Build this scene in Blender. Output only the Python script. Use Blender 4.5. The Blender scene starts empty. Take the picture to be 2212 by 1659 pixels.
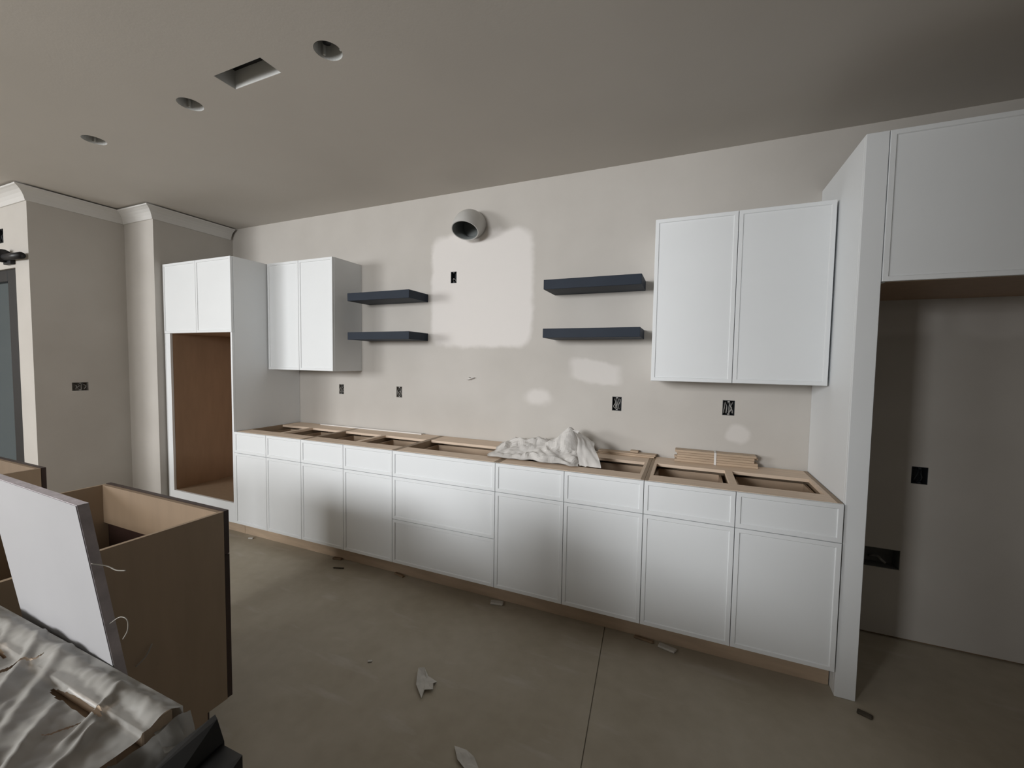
import bpy, bmesh, math, random
from mathutils import Vector, Matrix
random.seed(7)
sc = bpy.context.scene
COL = sc.collection

# ------------------------------------------------------------------ camera
YAW, PITCH, ROLL = -0.3996, -0.0528, 0.0152
cam_d = bpy.data.cameras.new('camera')
cam = bpy.data.objects.new('camera', cam_d); COL.objects.link(cam)
cam_d.sensor_fit = 'HORIZONTAL'; cam_d.sensor_width = 36.0
cam_d.lens = 894.84 / 2212 * 36.0
cam_d.clip_start = 0.02
fw = Vector((math.sin(YAW)*math.cos(PITCH), math.cos(YAW)*math.cos(PITCH), math.sin(PITCH)))
rt = Vector((math.cos(YAW), -math.sin(YAW), 0)); up = rt.cross(fw)
r2 = rt*math.cos(ROLL) + up*math.sin(ROLL); u2 = -rt*math.sin(ROLL) + up*math.cos(ROLL)
M = Matrix((r2, u2, -fw)).transposed().to_4x4()
M.translation = Vector((3.3806, -2.8322, 1.4749))
cam.matrix_world = M
sc.camera = cam

# ------------------------------------------------------------------ world, daylight, exposure
w = bpy.data.worlds.new('world'); sc.world = w; w.use_nodes = True
bg = w.node_tree.nodes['Background']
bg.inputs[0].default_value = (0.66, 0.71, 0.75, 1); bg.inputs[1].default_value = 0.22

def area(name, loc, target, sx, sy, power, col):
    d = bpy.data.lights.new(name, 'AREA'); d.shape = 'RECTANGLE'
    d.size = sx; d.size_y = sy; d.energy = power; d.color = col
    o = bpy.data.objects.new(name, d); COL.objects.link(o)
    o.location = loc
    o.rotation_euler = (Vector(target) - Vector(loc)).to_track_quat('-Z', 'Y').to_euler()
    return o
DAY = (0.97, 0.985, 1.0)
area('daylight_far_window', (-2.9, -6.03, 2.0), (-.4, 0, 1.3), 2.4, 1.3, 110, DAY)
o = area('daylight_far_window_inward', (-3.55, -6.02, 2.0), (.4, 0, 1.3), 1.2, 1.3, 26, DAY); o.data.spread = math.radians(110)
area('daylight_rear_window', (1.15, -6.03, 2.2), (1.5, 0, 1.3), 1.6, .9, 30, DAY)
o = area('daylight_rear_window_inward', (1.15, -6.02, 2.2), (3.15, -.5, .75), 1.6, .9, 48, DAY); o.data.spread = math.radians(100)

sc.view_settings.view_transform = 'Standard'
try: sc.view_settings.look = 'None'
except Exception: pass
sc.view_settings.gamma = 1.0
sc.view_settings.use_curve_mapping = False
sc.view_settings.exposure = 0.0

# ------------------------------------------------------------------ materials
def nodes(name):
    m = bpy.data.materials.new(name); m.use_nodes = True
    nt = m.node_tree
    return m, nt, nt.nodes['Principled BSDF']

def N(nt, t, **kw):
    n = nt.nodes.new(t)
    for k, v in kw.items(): setattr(n, k, v)
    return n

def mix(nt, fac, a, b):
    n = nt.nodes.new('ShaderNodeMix'); n.data_type = 'RGBA'
    for sock, val in ((n.inputs[0], fac), (n.inputs[6], a), (n.inputs[7], b)):
        if isinstance(val, (int, float)): sock.default_value = val
        elif isinstance(val, tuple): sock.default_value = (*val, 1)
        else: nt.links.new(val, sock)
    return n.outputs[2]

def ramp(nt, src, p0, p1):
    n = nt.nodes.new('ShaderNodeMapRange'); n.inputs[1].default_value = p0; n.inputs[2].default_value = p1
    nt.links.new(src, n.inputs[0]); return n.outputs[0]

def simple(name, col, rough=0.5, var=0.06, scale=6, bump=0.0, bscale=80, metal=0.0, stretch=None, spec=0.5):
    m, nt, p = nodes(name)
    tc = N(nt, 'ShaderNodeTexCoord'); mp = N(nt, 'ShaderNodeMapping')
    nt.links.new(tc.outputs['Object'], mp.inputs[0])
    if stretch: mp.inputs['Scale'].default_value = stretch
    nz = N(nt, 'ShaderNodeTexNoise'); nz.inputs['Scale'].default_value = scale; nz.inputs['Detail'].default_value = 4
    nt.links.new(mp.outputs[0], nz.inputs[0])
    a = tuple(c*(1-var) for c in col); b = tuple(min(1, c*(1+var)) for c in col)
    nt.links.new(mix(nt, ramp(nt, nz.outputs[0], .3, .7), a, b), p.inputs['Base Color'])
    p.inputs['Roughness'].default_value = rough; p.inputs['Metallic'].default_value = metal
    p.inputs['Specular IOR Level'].default_value = spec
    if bump:
        n2 = N(nt, 'ShaderNodeTexNoise'); n2.inputs['Scale'].default_value = bscale; n2.inputs['Detail'].default_value = 3
        nt.links.new(mp.outputs[0], n2.inputs[0])
        bp = N(nt, 'ShaderNodeBump'); bp.inputs['Strength'].default_value = bump; bp.inputs['Distance'].default_value = 0.004
        nt.links.new(n2.outputs[0], bp.inputs['Height']); nt.links.new(bp.outputs[0], p.inputs['Normal'])
    return m

def wall_material():
    """flat primer with whiter patches of joint compound where the plasterer filled the board"""
    m, nt, p = nodes('primed_drywall')
    tc = N(nt, 'ShaderNodeTexCoord')
    nz = N(nt, 'ShaderNodeTexNoise'); nz.inputs['Scale'].default_value = 3; nz.inputs['Detail'].default_value = 5
    nt.links.new(tc.outputs['Object'], nz.inputs[0])
    base = mix(nt, ramp(nt, nz.outputs[0], .3, .7), (.545, .515, .475), (.585, .555, .515))
    nw = N(nt, 'ShaderNodeTexNoise'); nw.inputs['Scale'].default_value = 9; nw.inputs['Detail'].default_value = 3
    nt.links.new(tc.outputs['Object'], nw.inputs[0])
    wob = N(nt, 'ShaderNodeVectorMath', operation='MULTIPLY_ADD')
    wob.inputs[1].default_value = (.06, 0, .06)
    nt.links.new(nw.outputs[1], wob.inputs[0]); nt.links.new(tc.outputs['Object'], wob.inputs[2])
    sep = N(nt, 'ShaderNodeSeparateXYZ'); nt.links.new(wob.outputs[0], sep.inputs[0])
    def math2(op, a, b):
        n = N(nt, 'ShaderNodeMath', operation=op)
        for s, v in zip(n.inputs, (a, b)):
            if isinstance(v, (int, float)): s.default_value = v
            else: nt.links.new(v, s)
        return n.outputs[0]
    out = base; rough = None
    for cx, cz, hx, hz, e, k, rnd, sh in ((1.905, 2.02, .43, .43, .05, .92, 8, 0), (2.80, 1.415, .17, .075, .03, .55, 6, -.12),
            (2.39, 1.22, .10, .055, .05, .6, 2, 0), (3.68, 1.06, .065, .055, .03, .5, 2, 0), (4.42, 1.72, .13, .07, .05, .35, 4, 0),
            (4.78, 1.72, .14, .09, .05, .3, 4, 0), (1.68, 1.40, .3, .2, .2, .12, 3, 0)):
        ox = cx + .03; oz = cz + .03
        dx = math2('DIVIDE', math2('ABSOLUTE', math2('SUBTRACT', sep.outputs[0], ox), 0), hx)
        zz = math2('SUBTRACT', sep.outputs[2], oz)
        if sh: zz = math2('SUBTRACT', zz, math2('MULTIPLY', math2('SUBTRACT', sep.outputs[0], ox), sh))
        dz = math2('DIVIDE', math2('ABSOLUTE', zz, 0), hz)
        r = math2('POWER', math2('ADD', math2('POWER', dx, rnd), math2('POWER', dz, rnd)), 1.0/rnd)
        f = N(nt, 'ShaderNodeMapRange'); f.interpolation_type = 'SMOOTHSTEP'
        f.inputs[1].default_value = 1 + e/min(hx, hz)*.5; f.inputs[2].default_value = 1 - e/min(hx, hz)*.5
        f.inputs[3].default_value = 0; f.inputs[4].default_value = k
        nt.links.new(r, f.inputs[0])
        out = mix(nt, f.outputs[0], out, (.80, .765, .735))
    nt.links.new(out, p.inputs['Base Color'])
    p.inputs['Roughness'].default_value = .75; p.inputs['Specular IOR Level'].default_value = .25
    n2 = N(nt, 'ShaderNodeTexNoise'); n2.inputs['Scale'].default_value = 140
    nt.links.new(tc.outputs['Object'], n2.inputs[0])
    bp = N(nt, 'ShaderNodeBump'); bp.inputs['Strength'].default_value = .08; bp.inputs['Distance'].default_value = .003
    nt.links.new(n2.outputs[0], bp.inputs['Height']); nt.links.new(bp.outputs[0], p.inputs['Normal'])
    return m

def floor_material():
    """bare slab: mottled grey-brown concrete with smears of dry plaster dust"""
    m, nt, p = nodes('bare_concrete')
    tc = N(nt, 'ShaderNodeTexCoord')
    a = N(nt, 'ShaderNodeTexNoise'); a.inputs['Scale'].default_value = 1.6; a.inputs['Detail'].default_value = 6; a.inputs['Roughness'].default_value = .6
    b = N(nt, 'ShaderNodeTexNoise'); b.inputs['Scale'].default_value = 14; b.inputs['Detail'].default_value = 6
    nt.links.new(tc.outputs['Object'], a.inputs[0]); nt.links.new(tc.outputs['Object'], b.inputs[0])
    c1 = mix(nt, ramp(nt, a.outputs[0], .35, .65), (.38, .330, .248), (.48, .430, .345))
    c2 = mix(nt, ramp(nt, b.outputs[0], .3, .75), (.37, .33, .262), (.49, .445, .365))
    col = mix(nt, .35, c1, c2)
    mp = N(nt, 'ShaderNodeMapping'); nt.links.new(tc.outputs['Object'], mp.inputs[0])
    mp.inputs['Rotation'].default_value = (0, 0, -.5); mp.inputs['Scale'].default_value = (1.3, 5.5, 1)
    s = N(nt, 'ShaderNodeTexNoise'); s.inputs['Scale'].default_value = 1.9; s.inputs['Detail'].default_value = 5
    nt.links.new(mp.outputs[0], s.inputs[0])
    rr = N(nt, 'ShaderNodeMapRange'); rr.inputs[1].default_value = .60; rr.inputs[2].default_value = .80; rr.inputs[4].default_value = .55
    nt.links.new(s.outputs[0], rr.inputs[0])
    col = mix(nt, rr.outputs[0], col, (.60, .57, .53))
    nt.links.new(col, p.inputs['Base Color'])
    p.inputs['Roughness'].default_value = .62; p.inputs['Specular IOR Level'].default_value = .3
    bp = N(nt, 'ShaderNodeBump'); bp.inputs['Strength'].default_value = .1; bp.inputs['Distance'].default_value = .004
    nt.links.new(b.outputs[0], bp.inputs['Height']); nt.links.new(bp.outputs[0], p.inputs['Normal'])
    return m

def film_material(name, alpha, tint, rough):
    m, nt, p = nodes(name)
    p.inputs['Base Color'].default_value = (*tint, 1); p.inputs['Roughness'].default_value = rough
    p.inputs['Alpha'].default_value = alpha
    tc = N(nt, 'ShaderNodeTexCoord'); nz = N(nt, 'ShaderNodeTexNoise'); nz.inputs['Scale'].default_value = 22
    nt.links.new(tc.outputs['Object'], nz.inputs[0])
    bp = N(nt, 'ShaderNodeBump'); bp.inputs['Strength'].default_value = .35; bp.inputs['Distance'].default_value = .01
    nt.links.new(nz.outputs[0], bp.inputs['Height']); nt.links.new(bp.outputs[0], p.inputs['Normal'])
    return m

MW = wall_material()
MC = simple('ceiling_paint', (.60, .565, .52), .8, .02, 2, .06, 120, spec=.2)
MF = floor_material()
MWH = simple('white_cabinet_paint', (.84, .86, .87), .5, .012, 3, spec=.3)
MTRIM = simple('white_trim_paint', (.70, .685, .66), .5, .02, 4)
MPLY = simple('maple_plywood', (.32, .235, .158), .55, .05, 5, stretch=(5, 5, .8))
MIN2 = simple('maple_shaded_inner', (.235, .165, .105), .55, .05, 5, stretch=(5, 5, .8))  # darker copy of the plywood, shade inside the island put into its colour
MRAIL = simple('maple_top_rail', (.74, .585, .45), .55, .07, 6, stretch=(1, 7, 7))
MPLYX = simple('maple_plywood_rail', (.46, .345, .245), .5, .10, 6, stretch=(1, 7, 7))
MINT = simple('brown_cabinet_lining', (.37, .25, .165), .55, .06, 5, stretch=(4, 4, .8))
MKICK = simple('toe_kick_wood', (.50, .38, .27), .55, .12, 5, stretch=(1, 5, 5))
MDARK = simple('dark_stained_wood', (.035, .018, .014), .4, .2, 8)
MNAVY = simple('navy_paint', (.020, .028, .043), .55, .08, 6, spec=.18)
MBLK = simple('black_metal', (.012, .012, .014), .45, .1, 8)
MBAG = simple('black_plastic', (.004, .004, .004), .5, .2, 9)
MBOX = simple('dark_plastic_box', (.016, .02, .024), .5, .2, 40)
MWIRE = simple('grey_wire', (.30, .29, .275), .55, .25, 60)
MBOXG = simple('grey_plastic_box', (.24, .225, .20), .6, .2, 40)
MSTEEL = simple('galvanised_sheet', (.60, .60, .58), .5, .12, 9, metal=.1)
MVENT = simple('bright_sheet_metal', (.56, .56, .54), .6, .06, 9)
MPIPE = simple('grey_duct_pipe', (.60, .59, .565), .5, .04, 8)
MPIPEI = simple('duct_pipe_lining', (.22, .235, .23), .5, .06, 8)
MPAPER = simple('white_paper', (.74, .715, .685), .7, .05, 12, .25, 40)
MBOARD = simple('shaded_white_board', (.34, .335, .34), .6, .03, 5, spec=.3)  # white board greyed, shade from its lean put into the colour
MCORE = simple('raw_panel_edge', (.46, .415, .43), .8, .15, 40, .2, 120)
MSCRAP = simple('torn_paper', (.58, .56, .52), .8, .1, 30)
MCHIP = simple('wood_chip', (.22, .15, .09), .7, .2, 40)
MDIRT = simple('dried_mud', (.07, .058, .042), .9, .2, 40)
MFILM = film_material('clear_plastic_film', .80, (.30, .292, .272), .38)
MFILMW = film_material('plastic_shred', .8, (.40, .375, .33), .4)
def glass_material():
    m, nt, p = nodes('door_glass')
    p.inputs['Base Color'].default_value = (.9, .95, .95, 1); p.inputs['Roughness'].default_value = .02
    tr = N(nt, 'ShaderNodeBsdfTransparent'); tr.inputs[0].default_value = (.75, .8, .8, 1)
    gl = N(nt, 'ShaderNodeBsdfGlossy'); gl.inputs['Roughness'].default_value = .03
    mx = N(nt, 'ShaderNodeMixShader'); mx.inputs[0].default_value = .12
    nt.links.new(tr.outputs[0], mx.inputs[1]); nt.links.new(gl.outputs[0], mx.inputs[2])
    nt.links.new(mx.outputs[0], nt.nodes['Material Output'].inputs[0])
    return m
MGLASS = glass_material()

# ------------------------------------------------------------------ mesh helpers
class MB:
    def __init__(s): s.v = []; s.f = []; s.smooth = False
    def add(s, vs, fs):
        o = len(s.v); s.v += [tuple(map(float, v)) for v in vs]; s.f += [tuple(i+o for i in f) for f in fs]; return s
    def box(s, x0, x1, y0, y1, z0, z1, b=0.0):
        if x1 < x0: x0, x1 = x1, x0
        if y1 < y0: y0, y1 = y1, y0
        if z1 < z0: z0, z1 = z1, z0
        if b <= 0:
            vs = [(x, y, z) for z in (z0, z1) for y in (y0, y1) for x in (x0, x1)]
            return s.add(vs, [(0,2,3,1),(4,5,7,6),(0,1,5,4),(2,6,7,3),(0,4,6,2),(1,3,7,5)])
        bm = bmesh.new(); bmesh.ops.create_cube(bm, size=1)
        for v in bm.verts: v.co = Vector(((x0+x1)/2 + v.co.x*(x1-x0), (y0+y1)/2 + v.co.y*(y1-y0), (z0+z1)/2 + v.co.z*(z1-z0)))
        bmesh.ops.bevel(bm, geom=bm.edges[:], offset=b, segments=1, affect='EDGES')
        bm.verts.index_update()
        s.add([v.co for v in bm.verts], [[v.index for v in f.verts] for f in bm.faces]); bm.free(); return s
    def prism(s, pts, n):
        """closed polygon pts extruded by vector n"""
        k = len(pts); a = [Vector(p) for p in pts]; b = [p + Vector(n) for p in a]
        return s.add(a + b, [tuple(range(k))[::-1], tuple(range(k, 2*k))] + [(i, (i+1) % k, k+(i+1) % k, k+i) for i in range(k)])
    def tube(s, path, r, seg=8, cap=True, closed_r=None):
        P = [Vector(p) for p in path]; n = len(P); rings = []
        t0 = (P[1]-P[0]).normalized(); ref = Vector((0,0,1)) if abs(t0.z) < .9 else Vector((1,0,0))
        nrm = t0.cross(ref).normalized()
        for i in range(n):
            t = (P[min(i+1, n-1)] - P[max(i-1, 0)]).normalized()
            nrm = (nrm - t*nrm.dot(t)).normalized(); bn = t.cross(nrm)
            rr = r[i] if isinstance(r, (list, tuple)) else r
            rings.append([P[i] + (nrm*math.cos(2*math.pi*k/seg) + bn*math.sin(2*math.pi*k/seg))*rr for k in range(seg)])
        vs = [v for ring in rings for v in ring]; fs = []
        for i in range(n-1):
            for k in range(seg):
                fs.append((i*seg+k, i*seg+(k+1) % seg, (i+1)*seg+(k+1) % seg, (i+1)*seg+k))
        if cap: fs += [tuple(range(seg))[::-1], tuple(range((n-1)*seg, n*seg))]
        s.smooth = True
        return s.add(vs, fs)
    def grid(s, nu, nv, fn):
        vs = [fn(i/(nu-1), j/(nv-1)) for j in range(nv) for i in range(nu)]
        fs = [(j*nu+i, j*nu+i+1, (j+1)*nu+i+1, (j+1)*nu+i) for j in range(nv-1) for i in range(nu-1)]
        return s.add(vs, fs)

BASE = {}
def thing(name, label, cat, loc, group=None):
    o = bpy.data.objects.new(name, None); COL.objects.link(o); o.location = loc
    o.empty_display_size = .1
    o['label'] = label; o['category'] = cat
    if group: o['group'] = group
    BASE[o.name] = Vector(loc); return o

def obj(name, mb, mat, parent=None, loc=None, label=None, smooth=None, solid=None, mats=None):
    """mb holds world coordinates; stored relative to the parent's (or its own) base point"""
    base = BASE[parent.name] if parent else Vector(loc or (0, 0, 0))
    me = bpy.data.meshes.new(name)
    me.from_pydata([tuple(Vector(v)-base) for v in mb.v], [], mb.f); me.update()
    bm = bmesh.new(); bm.from_mesh(me); bmesh.ops.recalc_face_normals(bm, faces=bm.faces); bm.to_mesh(me); bm.free()
    me.materials.append(mat)
    if (mb.smooth if smooth is None else smooth):
        for p in me.polygons: p.use_smooth = True
    o = bpy.data.objects.new(name, me); COL.objects.link(o)
    if parent: o.parent = parent
    else: o.location = base
    BASE[o.name] = base
    if label: o['label'] = label
    if solid:
        md = o.modifiers.new('thickness', 'SOLIDIFY'); md.thickness = solid; md.offset = 0
    return o

def tag(o, label, cat, group=None):
    o['label'] = label; o['category'] = cat
    if group: o['group'] = group
    return o

def struct(name, mb, mat, **kw):
    o = obj(name, mb, mat, **kw); o['kind'] = 'structure'; return o

def holed(outer, holes, to3, nvec, thick):
    """flat slab with real holes: outer and holes are 2-D loops, to3 maps them to 3-D, extruded by nvec*thick"""
    bm = bmesh.new(); edges = []
    for loop in [outer] + holes:
        vs = [bm.verts.new(to3(*p)) for p in loop]
        edges += [bm.edges.new((vs[i], vs[(i+1) % len(vs)])) for i in range(len(vs))]
    r = bmesh.ops.triangle_fill(bm, use_beauty=True, edges=edges)
    faces = [g for g in r['geom'] if isinstance(g, bmesh.types.BMFace)]
    ex = bmesh.ops.extrude_face_region(bm, geom=bm.faces[:])
    vv = [g for g in ex['geom'] if isinstance(g, bmesh.types.BMVert)]
    bmesh.ops.translate(bm, verts=vv, vec=Vector(nvec)*thick)
    mb = MB(); bm.verts.index_update()
    mb.add([v.co for v in bm.verts], [[v.index for v in f.verts] for f in bm.faces]); bm.free(); return mb

rect = lambda x0, x1, z0, z1: [(x0, z0), (x1, z0), (x1, z1), (x0, z1)]
circ = lambda cx, cy, r, n=28: [(cx+r*math.cos(2*math.pi*i/n), cy+r*math.sin(2*math.pi*i/n)) for i in range(n)]

# ------------------------------------------------------------------ room dimensions
ZC = 2.7715                      # ceiling
XB, XA, XD = -0.925, -1.37, -4.6 # left wall: by the tall cabinet, the recessed stretch, the far living room wall
YB, YA = -0.685, -1.29           # where the left wall steps out
XR, YR = 5.45, -6.1
H = 0.8763                       # base cabinet height
# ------------------------------------------------------------------ floor (with a control joint)
mb = MB()
jx = lambda y: 2.960 - .0805*y
def fl(xa, xb, z=0):
    pass
ys = (YR, -4.0, -2.0, 0.12)
for a, b in zip(ys[:-1], ys[1:]):
    g = .0022
    for (xl0, xl1, zl, xr0, xr1, zr) in ((XD-.1, XD-.1, 0, jx(a)-g, jx(b)-g, 0), (jx(a)-g, jx(b)-g, 0, jx(a)-g, jx(b)-g, -.008),
            (jx(a)-g, jx(b)-g, -.008, jx(a)+g, jx(b)+g, -.008), (jx(a)+g, jx(b)+g, -.008, jx(a)+g, jx(b)+g, 0), (jx(a)+g, jx(b)+g, 0, XR+.1, XR+.1, 0)):
        mb.add([(xl0, a, zl), (xr0, a, zr), (xr1, b, zr), (xl1, b, zl)], [(0, 1, 2, 3)])
struct('floor', mb, MF)

# ------------------------------------------------------------------ ceiling with openings for the cans and the duct boot
CANS = [(1.941, -1.469), (.982, -1.457), (.0425, -1.455)]
VENT = (1.322, 1.636, -1.551, -1.449)
outer = [(XD, YR), (XR, YR), (XR, 0), (XB, 0), (XB, YB), (XA, YB), (XA, YA), (XD, YA)]
struct('ceiling', holed(outer, [circ(cx, cy, .0575) for cx, cy in CANS] + [rect(*VENT)], lambda x, y: (x, y, ZC), (0, 0, 1), .016), MC)

# ------------------------------------------------------------------ back wall with the cut-outs for boxes and duct
BOXES = [  # x centre, z centre, width, height, name-word, label, wire style
    (1.677, 2.128, .052, .088, 'black single electrical box with a looped wire, in the white patch under the duct', 0),
    (.519, 1.209, .058, .088, 'narrow grey-brown outlet box low under the left wall cabinet', 1),
    (1.157, 1.210, .060, .092, 'outlet box with pale wires below the left pair of dark shelves', 2),
    (2.952, 1.206, .062, .094, 'outlet box with bright wire ends under the right pair of shelves', 3),
    (3.620, 1.216, .066, .092, 'outlet box with tangled wires under the large right wall cabinet', 4)]
FR_BOX = (4.530, .909, .068, .092)
WATER = (4.395, .436, .155, .108)
DUCT = (1.858, 2.505, .0995)
holes = [rect(x-w_/2, x+w_/2, z-h_/2, z+h_/2) for x, z, w_, h_, l, k in BOXES]
holes += [rect(FR_BOX[0]-.034, FR_BOX[0]+.034, FR_BOX[1]-.046, FR_BOX[1]+.046), rect(WATER[0]-WATER[2]/2, WATER[0]+WATER[2]/2, WATER[1]-.054, WATER[1]+.054), circ(*DUCT)]
struct('wall_back', holed(rect(XB-.1, XR+.1, .012, ZC+.016), holes, lambda x, z: (x, 0, z), (0, 1, 0), .0125), MW)
obj('added_sole_plate', MB().box(XB-.1, XR+.1, .013, .05, 0, .09), MCHIP, bpy.data.objects['wall_back'])  # added behind the wall to keep sky light out of the floor gap

struct('wall_left', MB().box(XB-.11, XB, YB, 0, 0, ZC), MW)
struct('wall_left', MB().box(XA, XB-.11, YB, YB+.11, 0, ZC), MW)
OA = (-1.022, 1.212, .105, .072)
struct('wall_left', holed(rect(YA, YB+.11, 0, ZC), [rect(OA[0]-.0525, OA[0]+.0525, OA[1]-.036, OA[1]+.036)], lambda y, z: (XA, y, z), (-1, 0, 0), .0125), MW)
DX0, DX1, DZ = -2.72, -1.605, 2.172
struct('wall_left', holed([(XD, 0), (DX0, 0), (DX0, DZ), (DX1, DZ), (DX1, 0), (XA-.0125, 0), (XA-.0125, ZC), (XD, ZC)], [rect(-1.860, -1.793, 2.385, 2.500)], lambda x, z: (x, YA, z), (0, 1, 0), .11), MW)
struct('wall_far_left', MB().box(XD-.1, XD, YR, YA, 0, ZC), MW)
struct('wall_right', MB().box(XR, XR+.1, YR, 0, 0, ZC), MW)
struct('wall_added_blocker', MB().box(2.56, XR, -3.42, -3.30, 0, ZC), MW)  # added unseen wall, keeps window light off the fridge bay
WINS = ((-4.15, -1.65, 1.32, 2.68), (.32, 1.98, 1.72, 2.68))
struct('wall_rear', holed(rect(XD, XR, 0, ZC), [rect(*q) for q in WINS], lambda x, z: (x, YR, z), (0, -1, 0), .12), MW)
for i, (a, b, c, d) in enumerate(WINS):
    wf = MB()
    for p in ((a, a+.03, c, d), (b-.03, b, c, d), (a+.03, b-.03, c, c+.03), (a+.03, b-.03, d-.03, d)): wf.box(p[0], p[1], YR-.11, YR-.06, p[2], p[3])
    struct('window_%d' % (i+1), wf, MTRIM)

# ------------------------------------------------------------------ cove crown on the left wall
def crown(p0, p1, nrm, e0, e1):
    """run p0->p1 along a wall whose room-side normal is nrm; e0/e1: mitre slope at the ends (+1 outside, -1 inside corner, 0 square)"""
    prof = [(0, -.100), (.010, -.100), (.013, -.090), (.020, -.070), (.033, -.048), (.050, -.030), (.070, -.017), (.082, -.012), (.085, -.004), (.012, -.004), (0, -.012)]
    a, b, n = Vector(p0), Vector(p1), Vector(nrm); t = (b-a).normalized(); k = len(prof)
    vs = [a + n*d - t*d*e0 + Vector((0, 0, ZC+z-.007)) for d, z in prof] + [b + n*d + t*d*e1 + Vector((0, 0, ZC+z-.007)) for d, z in prof]
    return MB().add(vs, [tuple(range(k)), tuple(range(k, 2*k))[::-1]] + [(i, (i+1) % k, k+(i+1) % k, k+i) for i in range(k)])
struct('trim_1', crown((XB, -.025, 0), (XB, YB, 0), (1, 0, 0), 0, 1), MTRIM)
struct('trim_2', crown((XB, YB, 0), (XA, YB, 0), (0, -1, 0), 1, -1), MTRIM)
struct('trim_3', crown((XA, YB, 0), (XA, YA, 0), (1, 0, 0), -1, 1), MTRIM)
struct('trim_4', crown((XA, YA, 0), (XD, YA, 0), (0, -1, 0), 1, 0), MTRIM)

# ------------------------------------------------------------------ black framed glass door at the far left
dr = MB()
for b in ((DX0, DX0+.19, 0, DZ), (DX1-.19, DX1, 0, DZ), (DX0+.19, DX1-.19, DZ-.10, DZ), (DX0+.19, DX1-.19, 0, .16)):
    dr.box(b[0]+.003, b[1]-.003, YA+.012, YA+.058, b[2]+.004, b[3]-.004, .003)
d1 = struct('door_1', dr, MBLK)
obj('glass_pane', MB().box(DX0+.19, DX1-.19, YA+.030, YA+.036, .16, DZ-.10), MGLASS, d1)

# ------------------------------------------------------------------ cabinet fronts
def slab_front(x0, x1, z0, z1, y, th=.019, rail=.019, dep=.0048, sgn=-1):
    """slim shaker front facing -Y (sgn -1) or +Y (sgn +1); y is the visible face"""
    g = .0015; x0 += g; x1 -= g; z0 += g; z1 -= g
    c = .0012; yi = y - sgn*dep; yb = y - sgn*th; yc = y - sgn*c
    def ring(o, yy): return [(x0+o, yy, z0+o), (x1-o, yy, z0+o), (x1-o, yy, z1-o), (x0+o, yy, z1-o)]
    vs = ring(0, yb) + ring(0, yc) + ring(c, y) + ring(rail, y) + ring(rail+.003, yi)
    fs = [(0, 1, 2, 3)]
    for r in range(4):
        for i in range(4): fs.append((r*4+i, r*4+(i+1) % 4, r*4+4+(i+1) % 4, r*4+4+i))
    fs.append((16, 17, 18, 19))
    return MB().add(vs, fs)

YF = -.6315            # face of the doors
YBX = -.6115           # front of the boxes
ZK, ZD = .1158, .703   # underside of the doors, line under the drawers
T = .018
def base_cabinet(x0, x1, label, cols=None, bank=None, rails='thin'):
    t = thing('base_cabinet', label, 'cabinet', ((x0+x1)/2, -.30, 0), 'white base cabinets along the wall')
    a, b = x0+.0008, x1-.0008
    for xa, xb in ((a, a+T), (b-T, b)):
        obj('side_panel', MB().prism([(xa, YBX, ZK), (xa, YBX, H), (xa, -.014, H), (xa, -.014, .001), (xa, -.545, .001), (xa, -.545, ZK)], (xb-xa, 0, 0)), MPLY, t)
    obj('bottom_panel', MB().box(a+T, b-T, YBX, -.03, ZK, ZK+T), MPLY, t)
    obj('back_panel', MB().box(a+T, b-T, -.03, -.014, .02, H-.02), MPLY, t)
    obj('front_rail', MB().box(a+T, b-T, YBX, -.492, H-T, H, .001), MRAIL, t)
    obj('back_rail', MB().box(a+T, b-T, -.205, -.0145, H-T, H, .001), MRAIL, t)
    obj('toe_kick', MB().box(x0, x1, -.553, -.5456, .001, ZK), MKICK, t)
    if rails == 'wide':
        for xa, xb in ((a+T, a+.034), (b-.034, b-T)):
            obj('side_rail', MB().box(xa, xb, -.492, -.205, H-T, H), MRAIL, t)
    def drawer(u0, u1, z0, z1):
        d = obj('drawer', slab_front(u0, u1, z0, z1, YF), MWH, t)
        k = MB(); p0, p1, zb, zt = u0+.032, u1-.032, z0+.03, min(z1-.045, z0+.30)
        k.box(p0, p0+.012, -.605, -.13, zb, zt); k.box(p1-.012, p1, -.605, -.13, zb, zt)
        k.box(p0+.012, p1-.012, -.605, -.593, zb, zt); k.box(p0+.012, p1-.012, -.142, -.13, zb, zt)
        k.box(p0+.012, p1-.012, -.593, -.142, zb+.01, zb+.016)
        obj('drawer_box', k, MPLYX, d)
    if bank:
        for z0, z1 in bank: drawer(x0, x1, z0, z1)
    else:
        m = cols
        obj('partition', MB().box(m-T/2, m+T/2, YBX+.001, -.031, ZK+T, H-T), MPLY, t)
        obj('centre_rail', MB().box(m-.018, m+.018, -.492, -.205, H-T, H), MRAIL, t)
        for u0, u1 in ((x0, m), (m, x1)):
            drawer(u0, u1, ZD, H)
            obj('door', slab_front(u0, u1, ZK, ZD, YF), MWH, t)
    return t

base_cabinet(.002, .752, 'white two-door base cabinet at the left end, against the tall oven cabinet', cols=.376)
base_cabinet(.752, 1.595, 'white two-door base cabinet between the narrow left-end unit and the three-drawer unit', cols=1.166)
base_cabinet(1.595, 2.351, 'white three-drawer base cabinet with wide fronts and no doors, middle of the run', bank=((ZD, H), (.414, ZD), (ZK, .414)))
base_cabinet(2.351, 3.196, 'white two-door base cabinet under the crumpled white paper', cols=2.773, rails='wide')
base_cabinet(3.196, 4.032, 'white two-door base cabinet at the right end, against the fridge side panel', cols=3.615, rails='wide')

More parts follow.
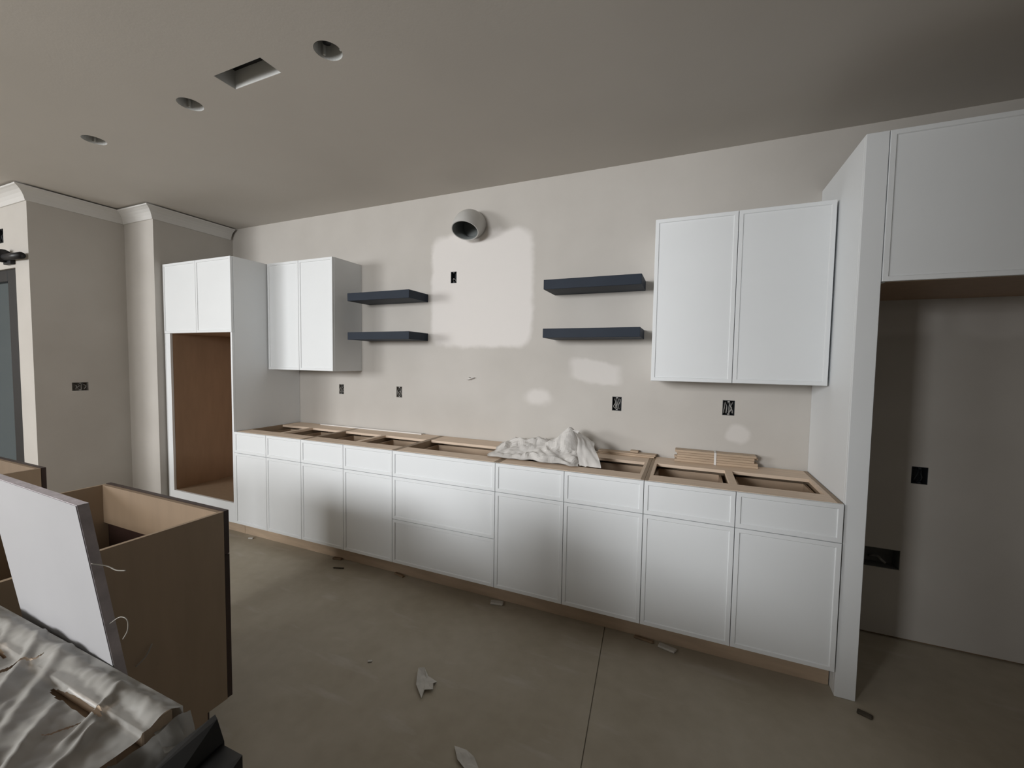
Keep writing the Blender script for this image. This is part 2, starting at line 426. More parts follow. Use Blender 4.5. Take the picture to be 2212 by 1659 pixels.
# ------------------------------------------------------------------ tall oven cabinet
t = thing('oven_cabinet', 'tall white oven cabinet with an open brown bay, in the left corner', 'cabinet', (-.455, -.30, 0))
TX0, TX1, TZ = -.912, -.001, 2.288
for xa, xb in ((TX0, TX0+T), (TX1-T, TX1)):
    obj('side_panel', MB().prism([(xa, YBX+.002, ZK-.002), (xa, YBX+.002, TZ), (xa, -.002, TZ), (xa, -.002, .001), (xa, -.545, .001), (xa, -.545, ZK-.002)], (xb-xa, 0, 0)), MWH, t)
obj('top_panel', MB().box(TX0+T, TX1-T, YBX+.002, -.004, TZ-T, TZ), MWH, t)
OX0, OX1, OZ0, OZ1 = -.831, -.020, .281, 1.681
fr = MB()
fr.box(TX0, OX0, YBX-.017, YBX+.001, ZK, OZ1); fr.box(OX1, TX1, YBX-.017, YBX+.001, OZ0, OZ1)
fr.box(OX0, TX1, YBX-.017, YBX+.001, ZK, OZ0)
obj('face_frame', fr, MWH, t)
obj('lining', MB().box(TX0+T, OX0, YBX+.003, -.03, OZ0, OZ1), MINT, t, label='brown inner side of the oven bay')
obj('lining', MB().box(OX1, TX1-T, YBX+.003, -.03, OZ0, OZ1), MINT, t)
obj('back_panel', MB().box(OX0, OX1, -.03, -.012, OZ0, OZ1), MINT, t)
obj('bay_floor', MB().box(TX0+T, TX1-T, YBX+.003, -.012, OZ0-T, OZ0), MPLY, t, label='tan bottom board of the oven bay')
obj('bay_ceiling', MB().box(TX0+T, TX1-T, YBX+.003, -.012, OZ1, OZ1+T), MINT, t)
obj('toe_kick', MB().box(TX0, TX1, -.553, -.5456, .001, ZK-.003), MKICK, t)
TM = -.452
for u0, u1 in ((TX0, TM), (TM, TX1)): obj('door', slab_front(u0, u1, OZ1, TZ, YF), MWH, t)

# ------------------------------------------------------------------ wall cabinets
def wall_cabinet(x0, x1, xm, z0, z1, label, yface=-.3235):
    t = thing('wall_cabinet', label, 'cabinet', ((x0+x1)/2, -.15, z0), 'white wall cabinets')
    yb = yface + .0195
    for xa, xb in ((x0, x0+T), (x1-T, x1)): obj('side_panel', MB().box(xa, xb, yb, -.001, z0, z1), MWH, t)
    obj('bottom_panel', MB().box(x0+T, x1-T, yb, -.001, z0, z0+T), MWH, t)
    obj('top_panel', MB().box(x0+T, x1-T, yb, -.001, z1-T, z1), MWH, t)
    obj('back_panel', MB().box(x0+T, x1-T, -.012, -.001, z0+T, z1-T), MPLY, t)
    for u0, u1 in ((x0, xm), (xm, x1)): obj('door', slab_front(u0, u1, z0, z1, yface), MWH, t)
wall_cabinet(.008, .756, .3795, 1.379, 2.291, 'white two-door wall cabinet left of the dark shelves, beside the tall oven cabinet')
wall_cabinet(3.187, 4.027, 3.604, 1.379, 2.291, 'large white two-door wall cabinet right of the dark shelves')

# cabinet over the fridge bay
t = thing('fridge_bay_cabinet', 'white deep cabinet high over the empty fridge bay at the right edge', 'cabinet', (4.57, -.30, 1.83))
FX0, FX1, FZ0, FZ1 = 4.115, 5.03, 1.833, 2.449
for xa, xb in ((FX0, FX0+T), (FX1-T, FX1)): obj('side_panel', MB().box(xa, xb, -.602, -.001, FZ0, FZ1), MWH, t)
obj('bottom_panel', MB().box(FX0+T, FX1-T, -.602, -.001, FZ0, FZ0+T), MINT, t, label='brown underside')
obj('top_panel', MB().box(FX0+T, FX1-T, -.602, -.001, FZ1-T, FZ1), MWH, t)
for u0, u1 in ((FX0, 4.573), (4.573, FX1)): obj('door', slab_front(u0, u1, FZ0, FZ1, -.622), MWH, t)

# fridge side panel: board back to the wall with a wider stile on its front edge
t = thing('fridge_side_panel', 'tall white fridge side panel from floor to above the wall cabinets', 'panel', (4.07, -.31, 0))
obj('side_board', MB().box(4.0365, 4.055, -.600, -.001, .001, 2.4485, .001), MWH, t)
obj('front_stile', MB().box(4.0365, 4.1135, -.6200, -.6003, .001, 2.4485, .0015), MWH, t)

# ------------------------------------------------------------------ floating shelves
for x0, x1, z0, z1, l in ((.838, 1.441, 1.946, 2.008, 'dark grey-blue floating shelf, upper one left of the duct'),
                          (.838, 1.441, 1.636, 1.696, 'dark grey-blue floating shelf, lower one left of the duct'),
                          (2.502, 3.114, 1.949, 2.011, 'navy floating shelf, upper one beside the large right wall cabinet'),
                          (2.502, 3.114, 1.637, 1.696, 'navy floating shelf, lower one beside the large right wall cabinet')):
    o = obj('floating_shelf', MB().box(x0, x1, -.25, -.0006, z0, z1, .0015), MNAVY, loc=((x0+x1)/2, 0, z0))
    tag(o, l, 'shelf', 'dark floating shelves')

# ------------------------------------------------------------------ electrical boxes
def wire(pts, r=.0026):
    P = [Vector(p) for p in pts]; out = []
    for i in range(len(P)-1):
        p0, p1, p2, p3 = P[max(i-1, 0)], P[i], P[i+1], P[min(i+2, len(P)-1)]
        for k in range(5):
            u = k/5; out.append(.5*((2*p1) + (p2-p0)*u + (2*p0-5*p1+4*p2-p3)*u*u + (3*p1-p0-3*p2+p3)*u**3))
    out.append(P[-1]); return MB().tube(out, r, 6)

def ebox(cx, cz, w_, h_, label, style, to=lambda a, b, c: (a, b, c), name='outlet_box', dep=.055, lip=.0):
    """open box set back in the wall: a across, b depth (positive = into the wall), c up"""
    t = thing(name, label, 'outlet box', to(cx, .002, cz), 'rough-in boxes')
    a0, a1, c0, c1 = cx-w_/2+.0012, cx+w_/2-.0012, cz-h_/2+.0012, cz+h_/2-.0012; k = .0022
    m = MB()
    def bx(x0, x1, y0, y1, z0, z1):
        vs = [to(x, y, z) for z in (z0, z1) for y in (y0, y1) for x in (x0, x1)]
        m.add(vs, [(0,2,3,1),(4,5,7,6),(0,1,5,4),(2,6,7,3),(0,4,6,2),(1,3,7,5)])
    bx(a0, a0+k, .0005, dep, c0, c1); bx(a1-k, a1, .0005, dep, c0, c1)
    bx(a0+k, a1-k, .0005, dep, c0, c0+k); bx(a0+k, a1-k, .0005, dep, c1-k, c1); bx(a0+k, a1-k, dep-k, dep, c0+k, c1-k)
    obj('box', m, MBOXG if style in (1, 2) else MBOX, t)
    for cc in (c0+k+.004, c1-k-.004):
        m = MB()
        vs = [to(cx+x, y, cc+z) for z in (-.004, .004) for y in (.001, .012) for x in (-.006, .006)]
        m.add(vs, [(0,2,3,1),(4,5,7,6),(0,1,5,4),(2,6,7,3),(0,4,6,2),(1,3,7,5)])
        obj('screw_tab', m, MWIRE if style in (2, 3, 4) else MBOX, t)
    rnd = random.Random(int(cx*1000)); n = (1, 3, 4, 4, 5, 2, 4)[style]
    for i in range(n):
        x = a0 + (a1-a0)*(i+1)/(n+1); sx = .010
        if style == 0:
            pts = [(cx-.012, dep-.004, cz-.034), (cx-.014, .02, cz-.020), (cx-.002, .004, cz-.010), (cx+.012, .012, cz-.020), (cx+.010, .03, cz-.036)]
        else:
            pts = [(x, dep-.004, c1-.02), (x+rnd.uniform(-sx, sx), .03, c1-.012), (x+rnd.uniform(-sx, sx), .008, cz+rnd.uniform(.0, .02)),
                   (x+rnd.uniform(-sx, sx), .004, cz-rnd.uniform(.0, .02)), (x+rnd.uniform(-sx, sx), .014, c0+.012), (x, .03, c0+.02)]
        pts = [to(min(max(p[0], a0+.007), a1-.007), p[1], min(max(p[2], c0+.007), c1-.007)) for p in pts]
        obj('wire', wire(pts, .0030 if style in (0, 3, 4) else .0026), (MBOX if style == 5 else MWIRE), t)
    return t
for x, z, w_, h_, l, k in BOXES: ebox(x, z, w_, h_, l, k)
ebox(FR_BOX[0], FR_BOX[1], .068, .092, 'dark outlet box on the shaded wall inside the fridge bay', 5)
ebox(OA[0], OA[1], .105, .072, 'wide double outlet box on the grey left wall beyond the island', 2, to=lambda a, b, c: (XA-b, a, c))
ebox(-1.8265, 2.4425, .067, .115, 'small brown box cut into the wall high over the black glass door', 5, to=lambda a, b, c: (a, YA+b, c))

# fridge water box
t = thing('water_line_box', 'wide dark recessed water box low in the fridge bay by the white panel', 'water box', (WATER[0], .002, WATER[1]))
a0, a1, c0, c1 = WATER[0]-.0765, WATER[0]+.0765, WATER[1]-.053, WATER[1]+.053
m = MB().box(a0, a0+.002, .0005, .08, c0, c1).box(a1-.002, a1, .0005, .08, c0, c1).box(a0, a1, .0005, .08, c0, c0+.002).box(a0, a1, .0005, .08, c1-.002, c1).box(a0, a1, .078, .08, c0, c1)
obj('box', m, simple('grey_box_plastic', (.15, .15, .145), .6, .1, 20), t)
obj('supply_tube', wire([(WATER[0]-.03, .075, c0+.03), (WATER[0]-.01, .03, c0+.05), (WATER[0]+.004, .012, c0+.038), (WATER[0]+.02, .008, c0+.026)], .006), MWIRE, t)

# wire stub over the counter
t = thing('wire_stub', 'short pale cable stub poking out of the bare wall above the drawers', 'cable', (1.845, -.001, 1.345))
obj('cable', wire([(1.872, .004, 1.348), (1.868, -.012, 1.350), (1.85, -.022, 1.346), (1.825, -.026, 1.338), (1.812, -.03, 1.334)], .0045), MPAPER, t)
obj('cable_end', wire([(1.852, -.021, 1.347), (1.845, -.03, 1.352), (1.838, -.034, 1.350)], .003), MWIRE, t)

# ------------------------------------------------------------------ range hood duct: elbow out of the wall, mouth down and out
def ring_sweep(path, r, seg=40):
    mb = MB(); mb.tube(path, r, seg, cap=False); return mb
cx, cz, r = DUCT[0], DUCT[1], DUCT[2]-.002
path = [(cx, .02, cz), (cx, -.012, cz), (cx, -.03, cz)]
for k in range(1, 11):
    th = math.radians(6.8*k); path.append((cx + .010*k/10, -.036-.142*math.sin(th), cz-.142*(1-math.cos(th))))
t = thing('hood_duct', 'light grey round duct elbow sticking out of the wall above the white patch', 'duct', (cx, 0, cz))
obj('pipe', ring_sweep(path, r), MPIPE, t)
obj('pipe_lining', ring_sweep(path[:-1] + [(path[-1][0], path[-1][1]+.001, path[-1][2]+.002)], r-.004), MPIPEI, t, label='darker inside of the pipe')
obj('added_end_cap', MB().tube([(cx, -.004, cz), (cx, -.001, cz)], r-.0045, 32), MPIPEI, t, smooth=False)  # added dark disc closing the pipe, hides the sky behind it
P1, P0 = Vector(path[-1]), Vector(path[-2]); d = (P1-P0).normalized()
rim = MB(); a = []
ref = d.cross(Vector((1, 0, 0))).normalized(); ref2 = d.cross(ref)
for rr, off in ((r-.0045, .0), (r+.001, .0), (r+.001, -.004), (r-.0045, -.004)):
    a += [P1 + d*off + (ref*math.cos(2*math.pi*k/40)+ref2*math.sin(2*math.pi*k/40))*rr for k in range(40)]
rim.add(a, [(j*40+k, j*40+(k+1) % 40, ((j+1) % 4)*40+(k+1) % 40, ((j+1) % 4)*40+k) for j in range(4) for k in range(40)])
obj('rim', rim, MPIPE, t)
fl_ = MB().tube([(cx, -.0005, cz), (cx, -.004, cz)], [r+.004, r+.003], 40)
obj('collar', MB().add(*(lambda vs: (vs, [(k, (k+1) % 40, 40+(k+1) % 40, 40+k) for k in range(40)] + [(40+k, 40+(k+1) % 40, 80+(k+1) % 40, 80+k) for k in range(40)]))(
    [(cx+rr*math.cos(2*math.pi*k/40), yy, cz+rr*math.sin(2*math.pi*k/40)) for rr, yy in ((r+.006, -.0005), (r+.005, -.004), (r+.0002, -.004)) for k in range(40)])), MPIPE, t)

# ------------------------------------------------------------------ ceiling cans and duct boot
def can(cx, cy, label):
    t = thing('recessed_can', label, 'light fitting', (cx, cy, ZC), 'empty recessed light cans')
    r = .0568; n = 28; z0, z1 = ZC+.0005, ZC+.080
    ring = lambda rr, z: [(cx+rr*math.cos(2*math.pi*k/n), cy+rr*math.sin(2*math.pi*k/n), z) for k in range(n)]
    m = MB().add(ring(r, z0) + ring(r, z1) , [(k, (k+1) % n, n+(k+1) % n, n+k) for k in range(n)] + [tuple(range(n, 2*n))])
    obj('housing', m, MSTEEL, t)
    for k in range(3):
        m = MB(); an = 2*math.pi*k/3 + .6
        m.box(cx+.05*math.cos(an)-.004, cx+.05*math.cos(an)+.004, cy+.05*math.sin(an)-.004, cy+.05*math.sin(an)+.004, ZC+.01, ZC+.06)
        obj('spring_clip', m, MSTEEL, t)
    obj('socket', MB().tube([(cx-.014, cy+.006, ZC+.079), (cx-.014, cy+.006, ZC+.040)], [.019, .017], 12), MBLK, t)
    obj('lead', wire([(cx+.02, cy-.01, ZC+.078), (cx+.01, cy-.015, ZC+.05), (cx-.005, cy-.01, ZC+.04), (cx-.014, cy+.004, ZC+.05)], .003), MBLK, t)
for (x, y), l in zip(CANS, ('open recessed light can in the ceiling, nearest, right of the rectangular vent', 'open recessed light can left of the rectangular vent, middle of the three', 'small open recessed light can farthest left on the ceiling')):
    can(x, y, l)
t = thing('vent_boot', 'rectangular open sheet-metal vent boot in the ceiling', 'vent', ((VENT[0]+VENT[1])/2, -1.5, ZC))
x0, x1, y0, y1 = VENT; e = .0008; z0, z1 = ZC+.0005, ZC+.085
for nm, vs in (('boot_side', [(x0+e, y0+e, z0), (x0+e, y1-e, z0), (x0+e, y1-e, z1), (x0+e, y0+e, z1)]), ('boot_side', [(x1-e, y0+e, z0), (x1-e, y1-e, z0), (x1-e, y1-e, z1), (x1-e, y0+e, z1)]),
               ('boot_side', [(x0+e, y0+e, z0), (x1-e, y0+e, z0), (x1-e, y0+e, z1), (x0+e, y0+e, z1)]), ('boot_side', [(x0+e, y1-e, z0), (x1-e, y1-e, z0), (x1-e, y1-e, z1), (x0+e, y1-e, z1)])):
    obj(nm, MB().add(vs, [(0, 1, 2, 3)]), MVENT, t, solid=.001)
obj('duct_collar', MB().box(x0, x1, y0, y1, z1, z1+.004).tube([((x0+x1)/2, -1.5, z1), ((x0+x1)/2, -1.5, z1-.006)], .045, 20), MBLK, t, smooth=False)

# ------------------------------------------------------------------ things lying on the open cabinets
o = obj('trim_strip', MB().box(.317, 1.42, -.056, -.036, H+.0005, H+.010, .001), MPAPER, loc=(.87, -.046, H)); tag(o, 'long thin white trim strip lying along the back of the open cabinets', 'strip')

def bundle(name, label, x0, x1, y0, y1, rows, per, h, band=True, seed=1, cat='wood bundle'):
    rnd = random.Random(seed); t = thing(name, label, cat, ((x0+x1)/2, (y0+y1)/2, H))
    wy = (y1-y0)/per
    for j in range(rows):
        for i in range(per):
            s = rnd.uniform(-.012, .012); s2 = rnd.uniform(-.012, .012); q = rnd.uniform(-.001, .001)
            obj('board', MB().box(x0+s, x1+s2, y0+i*wy+.0006+q*(i == 0), y0+(i+1)*wy-.0006, H+.0006+j*h, H+.0002+(j+1)*h-.0005, .0012), MPLYX if (i+j) % 2 else MKICK, t)
    if band:
        xm = x0+(x1-x0)*.50; zt = H+rows*h; m = MB()
        for b in ((y0-.003, y0-.0012, H+.001, zt+.0015), (y0-.003, y1+.001, zt+.0005, zt+.0018)):
            m.box(xm-.006, xm+.006, b[0], b[1], b[2], b[3])
        obj('band', m, MPAPER, t, label='pale paper band round the boards')
bundle('board_bundle', 'bundle of short brown boards tied with a pale band, on the right-hand open cabinets', 3.335, 3.770, -.088, -.018, 5, 2, .0145)
bundle('loose_boards', 'low stack of loose brown strips along the wall, right of the crumpled paper', 2.86, 3.205, -.075, -.016, 2, 2, .010, band=False, seed=3, cat='wood strips')
o = obj('wood_block', MB().box(3.055, 3.105, -.060, -.022, H+.0212, H+.034, .0015), MKICK, loc=(3.08, -.04, H)); tag(o, 'tiny brown wood block on top of the loose strips by the wall', 'block')

# crumpled paper sheet with a flap hanging into the open cabinet
def vnoise(x, y, s):
    from mathutils import noise
    return noise.noise(Vector((x, y, s)))
def ridge(x, y, k): return 1 - abs(2*abs((vnoise(x, y, k)*1.6) % 1 - .5))
def paper_z(x, y):
    g = lambda cx, cy, sx, sy, a: a*math.exp(-((x-cx)/sx)**2 - ((y-cy)/sy)**2)
    z = .010 + g(2.70, -.20, .075, .12, .105) + g(2.60, -.24, .14, .13, .050) + g(2.42, -.22, .16, .14, .040) + g(2.25, -.25, .10, .16, .018)
    z += .024*ridge(x*3.2+.4*y, y*4.5-x, 1.3) + .011*ridge(x*9, y*8+x*3, 4.1) + .005*vnoise(x*38, y*38, 2.2)
    return z
def sheet(u, v):
    x = 2.125 + u*.70 + .03*vnoise(v*4, 1, 7) + (1-v)*.12*(1-u) + .02*v
    y = -.52 + v*.46 + .035*vnoise(u*7, 3, 2)*(1-v) - .0*u
    edge = min(u*9, 1, v*7, (1-v)*7, (1-u)*12)
    z = H + .002 + max(0.0, paper_z(x, y))*max(.22, min(1, edge))
    return (x, y, z)
def flap(u, v):
    # u across the flap, v along it from the crest down to the cabinet front
    x = 2.715 + u*.125 + .11*v**1.2 + .012*vnoise(v*3, u*3, 9)
    y = -.16 - .335*v - .05*u*(1-v)
    z = H + .006 + (.150-.055*u)*max(0, 1-v**2.1) + .007*vnoise(u*6, v*6, 5) - .0*v
    return (x, y, max(z, H+.002))
t = thing('crumpled_paper', 'crumpled white paper heaped on the open cabinets in the middle', 'paper', (2.5, -.29, H))
obj('sheet', MB().grid(56, 38, sheet), MPAPER, t, smooth=False)
obj('flap', MB().grid(12, 24, flap), MPAPER, t, smooth=True)
def crest(u, v):
    return (2.655 + u*.075 + .02*v, -.235 + .02*u, H + .105 + v*.062*(1-.25*abs(u-.6)) + .004*vnoise(u*5, v*5, 1))
obj('fold', MB().grid(8, 6, crest), MPAPER, t, smooth=False, solid=.001)

# ------------------------------------------------------------------ island cabinets (open tops, dark fronts towards the run)
YI0, YI1 = -2.418, -1.808
def island(x0, x1, label, inner=True):
    t = thing('island_cabinet', label, 'cabinet', ((x0+x1)/2, (YI0+YI1)/2, 0), 'open island cabinets')
    for xa, xb in ((x0, x0+.014), (x1-.014, x1)):
        obj('side_panel', MB().prism([(xa, YI0, .001), (xa, YI0, H), (xa, YI1, H), (xa, YI1, .118), (xa, YI1-.075, .118), (xa, YI1-.075, .001)], (xb-xa, 0, 0)), MPLY, t)
    obj('back_panel', MB().box(x0+.014, x1-.014, YI0, YI0+.012, .02, H), MPLY, t)
    obj('front_rail', MB().box(x0+.014, x1-.014, YI1-.016, YI1, .70, H), MIN2, t)
    obj('bottom_panel', MB().box(x0+.014, x1-.014, YI0+.012, YI1, .118, .136), MPLY, t)
    obj('toe_kick', MB().box(x0+.014, x1-.014, YI1-.075, YI1-.061, .001, .117), MDARK, t)
    xm = (x0+x1)/2
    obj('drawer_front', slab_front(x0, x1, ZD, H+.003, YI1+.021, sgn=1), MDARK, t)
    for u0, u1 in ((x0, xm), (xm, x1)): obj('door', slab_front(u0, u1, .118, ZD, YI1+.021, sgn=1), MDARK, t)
    return t
island(.885, 1.738, 'open-topped brown island cabinet with dark front, beside the leaning white panel')
island(-.60, .252, 'open-topped brown island cabinet partly behind the white panel at the left edge')

# ------------------------------------------------------------------ leaning white panel
L = .132
def pan(x, z, off=0):
    """point of the leaning board: z up along the room, off = across its thickness towards the back"""
    return (x + .02*(z-.9)*0, -2.4385 - L*(z-.905) - .035*(x-2.45) + off, z)
t = thing('white_panel', 'loose white board leaning on the plastic-wrapped cabinet in the foreground', 'panel', (2.24, -2.40, 0))
PX0, PX1, PZ1, TH = 1.997, 2.421, 1.217, .017
def slabp(x0, x1, z0, z1, o0, o1):
    vs = [pan(x, z, o) for z in (z0, z1) for o in (o0, o1) for x in (x0, x1)]
    return MB().add(vs, [(0,2,3,1),(4,5,7,6),(0,1,5,4),(2,6,7,3),(0,4,6,2),(1,3,7,5)])
obj('core', slabp(PX0, PX1, .002, PZ1, .0015, TH), MCORE, t, label='raw grey-brown edge of the board')
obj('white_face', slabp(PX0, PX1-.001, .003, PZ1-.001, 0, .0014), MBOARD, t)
# torn film shreds on its edge
for pts, r in (([(2.422, -2.462, 1.108), (2.432, -2.445, 1.098), (2.446, -2.438, 1.090), (2.458, -2.430, 1.088)], .0010),
               ([(2.422, -2.440, .985), (2.434, -2.430, .995), (2.446, -2.425, .990), (2.442, -2.423, .968), (2.432, -2.426, .950)], .0009)):
    obj('film_shred', wire(pts, r), MFILMW, t, label='curl of torn plastic film')
# splinter stuck to the island side
o = obj('film_scrap', wire([(1.7425, -2.10, .455), (1.748, -2.075, .475), (1.745, -2.055, .505)], .002), MFILMW, loc=(1.742, -2.07, .47))
tag(o, 'thin pale curl of film stuck on the brown side of the island cabinet', 'scrap')

# ------------------------------------------------------------------ plastic wrapped cabinet in the foreground
WXR, WYF, WYN, WZ = 2.622, -2.449, -3.06, .888
t = thing('wrapped_cabinet', 'low cabinet wrapped in wrinkled clear plastic, bottom left foreground', 'cabinet', (1.9, -2.75, 0))
m = MB()
m.box(1.74, WXR, WYN, WYF, .001, WZ-.0205)
obj('carcass', m, MPLY, t, label='brown wooden body seen through the plastic')
obj('top_board', MB().box(1.735, WXR+.003, WYN-.003, WYF-.072, WZ-.02, WZ), MINT, t, label='brown board under the plastic')  # colour darkened so the film cuts above look shaded
obj('edge_board', MB().box(1.735, WXR+.003, WYF-.040, WYF+.001, WZ-.02, WZ+.012, .002), MKICK, t, label='brown edge strip under the plastic')
def fold(x, y, x0, y0, x1, y1, wd, a):
    dx, dy = x1-x0, y1-y0; ll = dx*dx+dy*dy; s = ((x-x0)*dx+(y-y0)*dy)/ll; s = min(1, max(0, s))
    d2 = (x-x0-s*dx)**2 + (y-y0-s*dy)**2
    return a*math.exp(-d2/wd**2)*(1 - .55*abs(2*s-1))
FOLDS = [(2.40, -2.60, 2.17, -2.44, .010, .014), (2.46, -2.60, 2.28, -2.45, .012, .012), (2.55, -2.55, 2.50, -2.46, .009, .016), (2.60, -2.56, 2.52, -2.49, .008, .010),
         (2.58, -2.64, 2.44, -2.52, .010, .016), (2.50, -2.66, 2.36, -2.55, .008, .010), (2.62, -2.62, 2.56, -2.52, .009, .014), (2.28, -2.58, 2.08, -2.46, .010, .010),
         (2.34, -2.66, 2.20, -2.56, .009, .012), (2.61, -2.70, 2.48, -2.60, .010, .014)]
def topz(x, y):
    z = WZ + .008
    for f in FOLDS: z += fold(x, y, *f)
    z += .006*vnoise(x*9, y*9, 3) + .0035*vnoise(x*26, y*26, 6) + .002*vnoise(x*60, y*60, 1)
    e = (WYF + .004 - y)/.05
    z += .014*math.exp(-((e-.35)/.42)**2) * (1+.4*vnoise(x*16, 1, 2))
    return max(z, WZ + .0025 + (.012 if y > WYF-.047 else 0))
def wrap_top(u, v):
    x = 1.73 + (WXR + .014 - 1.73)*(u**.55); y = WYN - .008 + (WYF + .010 - WYN + .008)*(v**.6)
    return (x, y, topz(x, y))
film = MB().grid(300, 170, wrap_top)
def torn(f):
    # torn slits along the far edge; cuts on top stand in for fold shade
    c = [sum(film.v[i][k] for i in f)/len(f) for k in (0, 1)]; x, y = c
    for xa, xb in ((1.94, 2.20), (2.38, 2.54)):
        if xa < x < xb and abs(y - (WYF-.055)) < .0075*math.sin(math.pi*(x-xa)/(xb-xa))**.4 + .002*vnoise(x*20, 1, 1): return True
    for x0, y0, x1, y1, wd in ((2.225, -2.555, 2.27, -2.475, .0045), (2.50, -2.555, 2.52, -2.515, .002)):
        dx, dy = x1-x0, y1-y0; q = ((x-x0)*dx+(y-y0)*dy)/(dx*dx+dy*dy)
        if 0 < q < 1 and abs((x-x0)*dy-(y-y0)*dx)/math.hypot(dx, dy) < wd*math.sin(math.pi*q)**.5: return True
    return False
film.f = [f for f in film.f if not torn(f)]
obj('plastic_top', film, MFILM, t, smooth=True)
def wrap_far(u, v):
    x = 1.73 + (WXR + .014 - 1.73)*u; y0 = WYF + .010
    return (x, y0 + .004*v + .003*vnoise(x*12, v*5, 4)*min(1, v*4), topz(x, y0)*(1-v) + .02*v)
obj('plastic_side', MB().grid(60, 16, wrap_far), MFILM, t, smooth=True)
def wrap_end(u, v):
    y = WYN - .008 + (WYF + .010 - WYN + .008)*(u**.6); x0 = WXR + .014
    b = .030*math.exp(-((v-.05)/.07)**2)*(1+vnoise(y*14, 2, 8)) + .022*abs(vnoise(y*11, v*3, 5))*min(1, v*5)
    return (x0 + b, y, topz(x0, y)*(1-v) + .02*v)
obj('plastic_side', MB().grid(60, 40, wrap_end), MFILM, t, smooth=True)
def ear(u, v):
    # loose corner of film sticking out past the end
    return (2.628 + .052*u, -2.446 - .030*v - .012*u, .884 - .012*u*u + .010*v*u + .003*vnoise(u*5, v*5, 3))
obj('plastic_corner', MB().grid(10, 8, ear), MFILM, t, smooth=True)
def skirt(u, v):
    y = -2.475 - .10*u; return (2.640 + .035*v + .016*math.sin(u*9), y, .87 - .10*v + .01*math.sin(u*14))
obj('plastic_corner', MB().grid(24, 10, skirt), MFILM, t, smooth=True)

# black bag standing at the end of the wrapped cabinet
def hull(pts):
    bm = bmesh.new()
    for p in pts: bm.verts.new(p)
    r = bmesh.ops.convex_hull(bm, input=bm.verts[:])
    bmesh.ops.delete(bm, geom=[v for v in bm.verts if not v.link_faces], context='VERTS')
    bm.verts.index_update()
    m = MB().add([v.co for v in bm.verts], [[v.index for v in f.verts] for f in bm.faces]); bm.free(); return m
foot = lambda x, y, rx, ry, z, n=10: [(x+rx*math.cos(2*math.pi*k/n+.3), y+ry*math.sin(2*math.pi*k/n+.3), z) for k in range(n)]
t = thing('black_bag', 'black peaked bag at the bottom edge, beside the plastic-wrapped cabinet', 'bag', (2.79, -2.53, 0))
obj('body', hull([(2.766, -2.467, .957), (2.774, -2.469, .955), (2.753, -2.512, .943), (2.787, -2.468, .925), (2.788, -2.54, .92), (2.758, -2.56, .93)] + foot(2.765, -2.525, .062, .07, .60) + foot(2.77, -2.53, .055, .075, .002)), MBAG, t, smooth=False)
obj('fold', hull([(2.784, -2.470, .922), (2.838, -2.476, .932), (2.842, -2.50, .925), (2.80, -2.56, .915)] + foot(2.815, -2.525, .045, .06, .55) + foot(2.815, -2.53, .05, .06, .002)), MBAG, t, smooth=False)

# ------------------------------------------------------------------ black bar over the glass door
t = thing('wall_bar', 'black horizontal bar fitting on the wall over the black glass door', 'wall fitting', (-1.60, YA-.03, 2.245))
obj('arm', MB().tube([(-1.640, YA-.040, 2.246), (-1.37, YA-.040, 2.238)], .026, 14), MBLK, t)
obj('joint', MB().tube([(-1.70, YA-.045, 2.262), (-1.655, YA-.045, 2.258)], [.052, .050], 18), MBLK, t)
obj('wall_bracket', MB().box(-1.72, -1.60, YA-.030, YA-.0006, 2.195, 2.245, .003), MBLK, t)

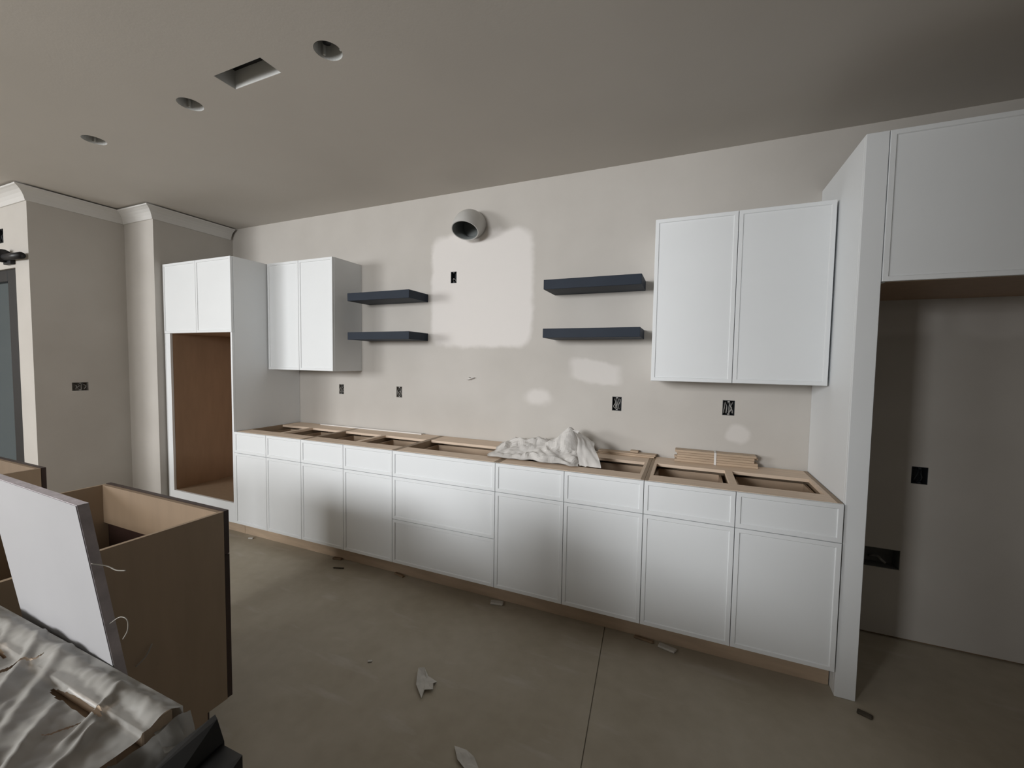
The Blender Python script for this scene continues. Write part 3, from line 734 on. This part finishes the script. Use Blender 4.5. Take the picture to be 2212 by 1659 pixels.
# ------------------------------------------------------------------ scraps on the slab
def scrap(name, label, pts, mat, z=.004, cat='scrap', th=.0015, curl=.012, seed=0):
    rnd = random.Random(seed); n = len(pts)
    cx = sum(p[0] for p in pts)/n; cy = sum(p[1] for p in pts)/n
    vs = [(x, y, z + abs(rnd.uniform(0, curl))) for x, y in pts]
    vs += [((x+cx)/2, (y+cy)/2, z + .35*curl*rnd.random()) for x, y in pts] + [(cx, cy, z+curl*.3)]
    fs = [(i, (i+1) % n, n+(i+1) % n, n+i) for i in range(n)] + [(n+i, n+(i+1) % n, 2*n) for i in range(n)]
    o = obj(name, MB().add(vs, fs), mat, loc=(cx, cy, 0), smooth=False, solid=th); return tag(o, label, cat)
scrap('paper_scrap', 'torn white paper scrap alone on the open floor', [(2.251, -1.250), (2.275, -1.235), (2.315, -1.262), (2.372, -1.276), (2.368, -1.300), (2.385, -1.328), (2.352, -1.345), (2.364, -1.385), (2.300, -1.335), (2.272, -1.290)], MSCRAP, seed=2)
scrap('paper_scrap', 'faint white scrap on the floor at the bottom edge of the photo', [(2.61, -1.520), (2.66, -1.515), (2.70, -1.53), (2.735, -1.56), (2.70, -1.585), (2.65, -1.565)], MSCRAP, seed=4)
def chunk(name, label, x, y, l, w_, h, a, mat, cat='scrap'):
    c, s = math.cos(a), math.sin(a); m = MB(); m.box(-l/2, l/2, -w_/2, w_/2, .0005, h, min(.003, h*.3))
    rnd = random.Random(int(x*977)); m.v = [(x + (vx*c - vy*s)*(1+rnd.uniform(-.1, .1)), y + vx*s + vy*c, vz) for vx, vy, vz in m.v]
    return tag(obj(name, m, mat, loc=(x, y, 0)), label, cat)
chunk('plaster_chunk', 'pale square offcut on the floor below the right-hand cabinets', 3.335, -.600, .085, .034, .012, -.25, MSCRAP, 'offcut')
chunk('wood_chip', 'reddish wood chip lying against the toe kick next to the pale offcut', 3.215, -.578, .10, .020, .012, -.1, MCHIP, 'chip')
chunk('plaster_chunk', 'grey rubble piece on the floor under the three-drawer cabinet', 2.36, -.600, .075, .035, .014, .2, MSCRAP, 'rubble')
chunk('wood_chip', 'small brown chip below the second base cabinet, touching the shadow line', 1.05, -.575, .075, .022, .014, .15, MCHIP, 'chip')
chunk('wood_chip', 'small dark sliver on the floor a step out from the second base cabinet', 1.16, -.672, .075, .012, .008, .3, MDIRT, 'chip')
chunk('wood_chip', 'brown splinter on the floor at the left edge of the three-drawer cabinet', 1.61, -.575, .085, .020, .012, -.2, MCHIP, 'chip')
chunk('mud_lump', 'dark oval lump on the floor by the foot of the fridge panel', 4.125, -.690, .050, .028, .010, -.4, MDIRT, 'lump')
chunk('plaster_chunk', 'tiny pale crumb on the floor near the toe kick at the left end', .14, -.60, .04, .02, .010, .3, MSCRAP, 'crumb')
chunk('plaster_chunk', 'small pale crumb left of the torn paper scrap', 2.0, -1.296, .022, .012, .006, .6, MSCRAP, 'crumb')
